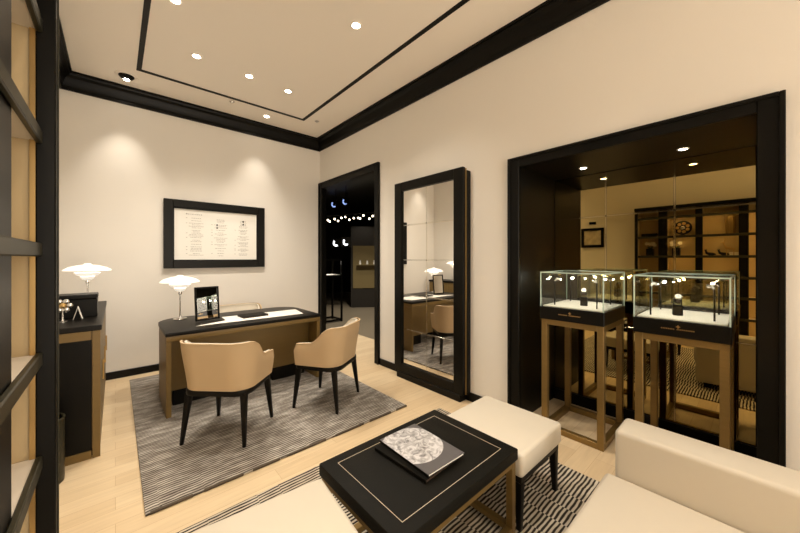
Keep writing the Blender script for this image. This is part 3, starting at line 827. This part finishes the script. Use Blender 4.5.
# ------------------------------------------------------------------ coffee table
ct = thing('coffee_table', 'low table with black leather top and thin cream inlaid line, bronze legs', 'table', (1.095, 1.066, 0.0145))
hx, hy = 0.396, 0.278
obj('tabletop', box(new(), -hx, hx, -hy, hy, 0.385, 0.4405, 0.006, 2), 'blackleather', ct)
b = new(); ix, iy, t_ = hx - 0.066, hy - 0.056, 0.0020
for a0, a1, c0, c1 in ((-ix, ix, -iy, -iy + t_), (-ix, ix, iy - t_, iy), (-ix, -ix + t_, -iy + t_, iy - t_), (ix - t_, ix, -iy + t_, iy - t_)): box(b, a0, a1, c0, c1, 0.4400, 0.4411)
obj('inlay_line', b, 'creampipe', ct, label='thin cream inlaid line', smooth=False)
lg = 0.017
for sx in (-1, 1):
    for sy in (-1, 1):
        cx, cy = sx * (hx - 0.026), sy * (hy - 0.026)
        obj('leg', box(new(), cx - lg, cx + lg, cy - lg, cy + lg, 0.0005, 0.3845, 0.002), 'bronze', ct)
for sy in (-1, 1):
    cy = sy * (hy - 0.026)
    obj('rail', box(new(), -hx + 0.0435, hx - 0.0435, cy - lg, cy + lg, 0.355, 0.3845, 0.002), 'bronze', ct)
    obj('stretcher', box(new(), -hx + 0.0435, hx - 0.0435, cy - lg, cy + lg, 0.03, 0.06, 0.002), 'bronze', ct)
for sx in (-1, 1):
    cx = sx * (hx - 0.026)
    obj('rail', box(new(), cx - lg, cx + lg, -hy + 0.0435, hy - 0.0435, 0.355, 0.3845, 0.002), 'bronze', ct)
    obj('stretcher', box(new(), cx - lg, cx + lg, -hy + 0.0435, hy - 0.0435, 0.03, 0.06, 0.002), 'bronze', ct)
def book(lab, loc, rz, hx, hy, h, cov, pg):
    t = thing('book', lab, 'book', loc, rz)
    obj('cover', box(new(), -hx, hx, -hy, hy, h - 0.0025, h, 0.0008), cov, t)
    obj('cover', box(new(), -hx, hx, -hy, hy, 0.0003, 0.0025, 0.0008), 'black', t)
    obj('spine', box(new(), -hx, -hx + 0.004, -hy, hy, 0.0026, h - 0.0026, 0.0004), 'black', t)
    obj('pages', box(new(), -hx + 0.0045, hx - 0.004, -hy + 0.004, hy - 0.004, 0.0027, h - 0.0026), pg, t, smooth=False)
    return t
book('black covered book lying under the silver printed one on the coffee table', (1.075, 1.09, 0.4553), math.radians(3), 0.118, 0.165, 0.017, 'black', 'strap')
book('grey catalogue with a silvery disc printed on its cover, on top of a black book', (1.108, 1.09, 0.4726), math.radians(-1.5), 0.120, 0.172, 0.014, 'greybook', 'paper')

# ------------------------------------------------------------------ ottomans
def ottoman(lab, loc, rz, hx, hy, top):
    t = thing('ottoman', lab, 'ottoman', loc, rz)
    z = top - loc[2]
    obj('seat', box(new(), -hx, hx, -hy, hy, z - 0.125, z, 0.020, 4), 'cream', t, angle=50)
    obj('seat_frame', box(new(), -hx + 0.014, hx - 0.014, -hy + 0.014, hy - 0.014, z - 0.160, z - 0.1255, 0.004), 'blackwood', t)
    for sx in (-1, 1):
        for sy in (-1, 1):
            obj('leg', taper(new(), (sx * (hx - 0.030), sy * (hy - 0.030), 0.0005), (sx * (hx - 0.036), sy * (hy - 0.036), z - 0.1605), (0.012, 0.012), (0.021, 0.021), 0.003), 'blackwood', t)
    return t
ottoman('cream leather ottoman with black tapered legs, behind the coffee table beside the display stands', (1.748, 1.037, 0.014), 0, 0.242, 0.262, 0.42)
ottoman('cream leather ottoman cut off by the bottom edge, left of the coffee table', (0.375, 1.02, 0.014), math.radians(-6), 0.275, 0.29, 0.44)

# ------------------------------------------------------------------ sofa
sf = thing('sofa', 'pale cream leather sofa with a low block back, in the bottom right corner', 'sofa', (1.33, -0.55, 0.014))
obj('base', box(new(), -0.30, 0.52, -1.0, 0.965, 0.06, 0.225, 0.012, 3), 'sofa', sf)
for sx in (-0.24, 0.50):
    for sy in (-0.92, 0.90):
        obj('foot', box(new(), sx - 0.03, sx + 0.03, sy - 0.03, sy + 0.03, 0.0005, 0.0595), 'black', sf)
for y0, y1 in ((-0.985, 0.005), (0.015, 1.025)):
    obj('seat_cushion', box(new(), -0.33, 0.395, y0, y1, 0.226, 0.388, 0.024, 5), 'sofa', sf, angle=60)
obj('backrest', box(new(), 0.400, 0.590, -1.0, 0.992, 0.06, 0.590, 0.022, 4), 'sofa', sf, angle=60)

# ------------------------------------------------------------------ display stands, cases and watches
def stand(lab, loc, hx, hy, h):
    t = thing('display_stand', lab, 'stand', loc, group='bronze display stands in the niche')
    s = 0.022
    for sx in (-1, 1):
        for sy in (-1, 1):
            obj('leg', box(new(), sx * (hx - s) - s, sx * (hx - s) + s, sy * (hy - s) - s, sy * (hy - s) + s, 0.0005, h, 0.002), 'bronze', t)
    for z0, z1 in ((h - 0.044, h), (0.0005, 0.044)):
        for sx in (-1, 1): obj('rail', box(new(), sx * (hx - s) - s, sx * (hx - s) + s, -hy + 2 * s, hy - 2 * s, z0, z1, 0.002), 'bronze', t)
        for sy in (-1, 1): obj('rail', box(new(), -hx + 2 * s, hx - 2 * s, sy * (hy - s) - s, sy * (hy - s) + s, z0, z1, 0.002), 'bronze', t)
    return t
SXC, HX = 2.885, 0.26
CA, CB = (SXC, 0.960, 0), (SXC, 0.326, 0)
st = stand('open bronze frame display stand under the left glass case', CA, HX, 0.225, 0.905)
dup(st, CB, 0, 'open bronze frame display stand under the right glass case, nearest the sofa')

CZ0 = 0.9055
def case(lab, loc):
    t = thing('display_case', lab, 'display case', loc, group='glass watch display cases')
    hx, hy, g, bh, gh = 0.275, 0.232, 0.006, 0.100, 0.375
    bs = obj('base', box(new(), -hx, hx, -hy, hy, 0.0, bh, 0.003), 'black', t)
    # faint maker's mark on the front of the base: a small cross above a line of tiny letters
    b = new(); xf = -hx - 0.0008
    for k in range(19):
        if k in (8,): continue
        box(b, xf, -hx + 0.0002, 0.078 - k * 0.0085, 0.078 - k * 0.0085 + 0.0052, 0.046, 0.053)
    for r_ in (0, 1): box(b, xf, -hx + 0.0002, -0.003 - 0.007 * r_, 0.003 + 0.007 * r_, 0.066 - 0.003 + 0.0 * r_ - 0.007 * (1 - r_), 0.066 + 0.003 + 0.007 * (1 - r_))
    obj('lettering', b, 'brass', bs, smooth=False)
    obj('pad', box(new(), -hx + 0.018, hx - 0.018, -hy + 0.018, hy - 0.018, bh + 0.0002, bh + 0.010, 0.002), 'pad', t)
    z0, z1 = bh + 0.0002, gh
    ix, iy = hx - 0.006, hy - 0.006
    for s in (-1, 1):
        p = obj('glass_panel', box(new(), min(s * ix, s * (ix - g)), max(s * ix, s * (ix - g)), -iy + g + 0.0005, iy - g - 0.0005, z0, z1), 'glass', t, smooth=False)
        p = obj('glass_panel', box(new(), -ix, ix, min(s * iy, s * (iy - g)), max(s * iy, s * (iy - g)), z0, z1), 'glass', t, smooth=False)
    obj('glass_panel', box(new(), -ix, ix, -iy, iy, z1 + 0.0003, z1 + 0.0003 + g), 'glass', t, smooth=False)
    b = new(); q = 0.0035
    for sx in (-1, 1):
        for sy in (-1, 1): box(b, sx * ix - q, sx * ix + q, sy * iy - q, sy * iy + q, z0, z1 + 0.0001)
    for sx in (-1, 1): box(b, sx * ix - q, sx * ix + q, -iy + q, iy - q, z1 - 0.001, z1 + 0.0075)
    for sy in (-1, 1): box(b, -ix - q, ix + q, sy * iy - q, sy * iy + q, z1 - 0.001, z1 + 0.0075)
    obj('glass_edge', b, 'glassedge', t, smooth=False, label='greenish polished glass edges')
    # two small lamps on thin black rods
    for x, y in ((-0.17, 0.155), (-0.17, -0.155), (0.17, 0.155), (0.17, -0.155)):
        r_ = obj('lamp_rod', tube(new(), [(x, y, bh + 0.0104), (x, y, bh + 0.12), (x, y, bh + 0.205)], 0.005, 10), 'black', t)
        b = new(); tube(b, [(x, y, bh + 0.205), (x * 0.93, y * 0.93, bh + 0.225), (x * 0.82, y * 0.82, bh + 0.222)], [0.006, 0.012, 0.014], 12); obj('lamp_head', b, 'silver', r_)
        b = new(); ball(b, (x * 0.80, y * 0.80, bh + 0.219), 0.0065, 1, 1, 1, 10, 8); obj('led', b, 'led', r_)
        pointlight('case_light', (x * 0.72, y * 0.72, bh + 0.205), 0.55, t, (1.0, 0.88, 0.70), 0.008)
    return t
cs = case('glass display case with black base on the left bronze stand', (CA[0], CA[1], CZ0))
dup(cs, (CB[0], CB[1], CZ0), 0, 'glass display case with black base on the right bronze stand')
ZP = CZ0 + 0.1105
def watch(loc, rz, lab, slab):
    s = thing('watch_stand', slab, 'watch stand', loc, rz, group='small black watch stands')
    obj('block', box(new(), -0.022, 0.022, -0.026, 0.026, 0.0003, 0.070, 0.003), 'black', s)
    for sy in (-1, 1): obj('bracket', box(new(), -0.010, 0.010, sy * 0.0195 - 0.0025, sy * 0.0195 + 0.0025, 0.0703, 0.112, 0.001), 'black', s)
    obj('cushion', lathe(new(), [(0.020, -0.0165), (0.026, -0.0135), (0.026, 0.0135), (0.020, 0.0165)], (0, 0, 0.108), 24, 'Y'), 'blackleather', s)
    t = thing('wristwatch', lab, 'watch', loc, rz, group='wristwatches on show')
    b = new(); n = 36; rings = []
    for k in range(n):
        a = 2 * PI * k / n
        rings.append([b.verts.new((r_ * math.cos(a), y, 0.108 + r_ * 1.0 * math.sin(a))) for r_, y in ((0.0275, -0.010), (0.0305, -0.010), (0.0305, 0.010), (0.0275, 0.010))])
    for k in range(n):
        p, q = rings[k], rings[(k + 1) % n]
        for j in range(4): b.faces.new((p[j], p[(j + 1) % 4], q[(j + 1) % 4], q[j]))
    obj('strap', b, 'strap', t)
    d = Vector((-0.80, 0, 0.60)); R_ = d.to_track_quat('Z', 'Y').to_matrix()
    def on(bm, off):
        for v in bm.verts: v.co = Vector((0, 0, 0.108)) + R_ @ (v.co + Vector((0, 0, off)))
        return bm
    obj('watch_case', on(lathe(new(), [(0.018, 0.0), (0.0205, 0.002), (0.0205, 0.007), (0.018, 0.0095), (0.0165, 0.0095), (0.0165, 0.008)], n=32), 0.029), 'silver', t)
    dl = obj('dial', on(lathe(new(), [(0.0163, 0.0078), (0.0163, 0.0086), (0.001, 0.0087)], n=32), 0.029), 'dial', t)
    b = new()
    box(b, -0.0007, 0.0007, -0.001, 0.012, 0.0089, 0.0094); box(b, -0.001, 0.009, -0.0007, 0.0007, 0.0089, 0.0094)
    obj('hand', on(b, 0.029), 'black', dl)
    obj('crown', on(lathe(new(), [(0.0025, 0.0205), (0.003, 0.021), (0.003, 0.0235), (0.002, 0.024)], (0, 0, 0.0045), 12, 'X'), 0.029), 'silver', t)
watch((CA[0] - 0.06, CA[1] - 0.03, ZP), math.radians(15), 'silver wristwatch with pale dial in the left glass case', 'short black watch stand on the white pad in the left glass case')
watch((CB[0] - 0.06, CB[1] + 0.03, ZP), math.radians(15), 'silver wristwatch with pale dial in the right glass case', 'short black watch stand on the white pad in the right glass case')

# ------------------------------------------------------------------ beyond the doorway: a dim gallery
ox0, ox1, oy0, oy1, oz = XR + T, 8.6, 1.9, 11.2, 3.3
struct('floor_gallery', box(new(), 3.3205, ox1, oy0, oy1, -0.06, -0.001), 'outfloor')
struct('floor_gallery_side', box(new(), XR - 1.0, 3.3204, YB + T + 0.0005, oy1, -0.06, -0.001), 'outfloor')
struct('ceiling_gallery', box(new(), XR + T + 0.001, ox1, oy0, oy1, oz, oz + 0.08), 'outwall')
b = new(); box(b, ox1, ox1 + 0.1, oy0, oy1, 0, oz); struct('wall_gallery_right', b, 'outwall')
struct('wall_gallery_back', box(new(), XR - 1.0, ox1, oy1, oy1 + 0.1, 0, oz), 'outwall')
struct('wall_gallery_near', box(new(), NX + 0.05, ox1, oy0 - 0.1, oy0, 0, oz), 'outwall')
struct('wall_gallery_left', box(new(), XR - 1.1, XR - 1.0, YB + T, oy1, 0, oz), 'outwall')
# dark partition with a lit cabinet
cb = thing('wall_cabinet', 'dim gold lined wall cabinet glimpsed through the doorway', 'cabinet', (5.42, 7.32, 0), math.radians(-35))
obj('body', box(new(), -0.56, 0.66, 0.02, 0.30, 0.0, 2.30), 'outwall', cb)
obj('niche_lining', box(new(), -0.50, 0.50, 0.0, 0.019, 0.55, 1.75), 'outgold', cb)
for k in range(4):
    obj('display_item', lathe(new(), [(0.03, 0), (0.035, 0.02), (0.02, 0.10), (0.03, 0.12)], (-0.3 + 0.2 * k, -0.06, 1.223), 16), 'pad', cb)
obj('shelf', box(new(), -0.40, 0.40, -0.12, -0.001, 1.20, 1.222), 'outgold', cb)
spot('spot_light', (4.7, 6.7, 3.1), 30, 60, 0.6, target=(5.2, 7.4, 1.2))
ch_ = thing('chandelier', 'string of small bright bulbs glimpsed high up through the doorway', 'chandelier', (5.0, 7.9, 2.62), math.radians(0))
obj('rod', tube(new(), [(0, 0, 0.05), (0, 0, 0.4), (0, 0, 0.678)], 0.012, 8), 'black', ch_)
obj('bar', tube(new(), [(0.35, -1.0, 0.05), (0, 0, 0.05), (-0.35, 1.0, 0.05)], 0.015, 8), 'black', ch_)
random.seed(3)
for k in range(16):
    f_ = k / 15 * 2 - 1
    b = new(); ball(b, (-0.35 * f_ + random.uniform(-.05, .05), f_ * 0.98, random.uniform(-0.09, 0.03) - 0.04), 0.026, 1, 1, 1, 10, 8); obj('bulb', b, 'warmdot', ch_)
cg = thing('display_pedestal', 'slim open black frame pedestal with a small lit top in the dark gallery', 'pedestal', (3.55, 6.35, 0))
b = new(); q = 0.018
for sx in (-1, 1):
    for sy in (-1, 1): box(b, sx * 0.2 - q, sx * 0.2 + q, sy * 0.2 - q, sy * 0.2 + q, 0.0005, 1.36)
for z in (0.04, 1.0, 1.36):
    for s_ in (-1, 1):
        box(b, -0.2 + q, 0.2 - q, s_ * 0.2 - q, s_ * 0.2 + q, z - q, z + q); box(b, s_ * 0.2 - q, s_ * 0.2 + q, -0.2 + q, 0.2 - q, z - q, z + q)
obj('frame', b, 'black', cg)
obj('top', box(new(), -0.18, 0.18, -0.18, 0.18, 1.02, 1.035), 'pad', cg)
pointlight('pedestal_light', (0, 0, 1.30), 1.0, cg)
def hang_sign(lab, loc, m, rz):
    t = thing('lit_sign', lab, 'sign', loc, rz)
    obj('back_plate', box(new(), -0.12, 0.12, 0.0, 0.03, -0.12, 0.12, 0.003), 'black', t)
    obj('hanging_rod', tube(new(), [(0, 0.015, 0.12), (0, 0.015, 0.2), (0, 0.015, 3.299 - loc[2])], 0.006, 8), 'black', t)
    b = new(); pts = [(0.06 * math.cos(a), -0.008, 0.075 * math.sin(a)) for a in [PI * 0.75 + k * 0.28 for k in range(12)]]
    tube(b, pts, 0.02, 8); obj('tube', b, m, t)
for lab, loc, m in (('pale blue lit sign high up in the dark gallery, left of the pair', (5.0, 8.64, 3.05), 'blue'), ('pale blue lit sign high up in the dark gallery, right of the pair', (5.0, 8.0, 3.05), 'blue'),
                    ('white lit sign in the dark gallery at eye level, left of the pair', (4.5, 7.67, 1.814), 'whitesign'), ('white lit sign in the dark gallery at eye level, right of the pair', (4.5, 7.16, 1.823), 'whitesign')):
    hang_sign(lab, loc, m, math.radians(-28))
spot('spot_light', (4.2, 6.0, 3.2), 330, 100, 0.8)
spot('spot_light', (3.6, 4.2, 3.2), 60, 70, 0.9)
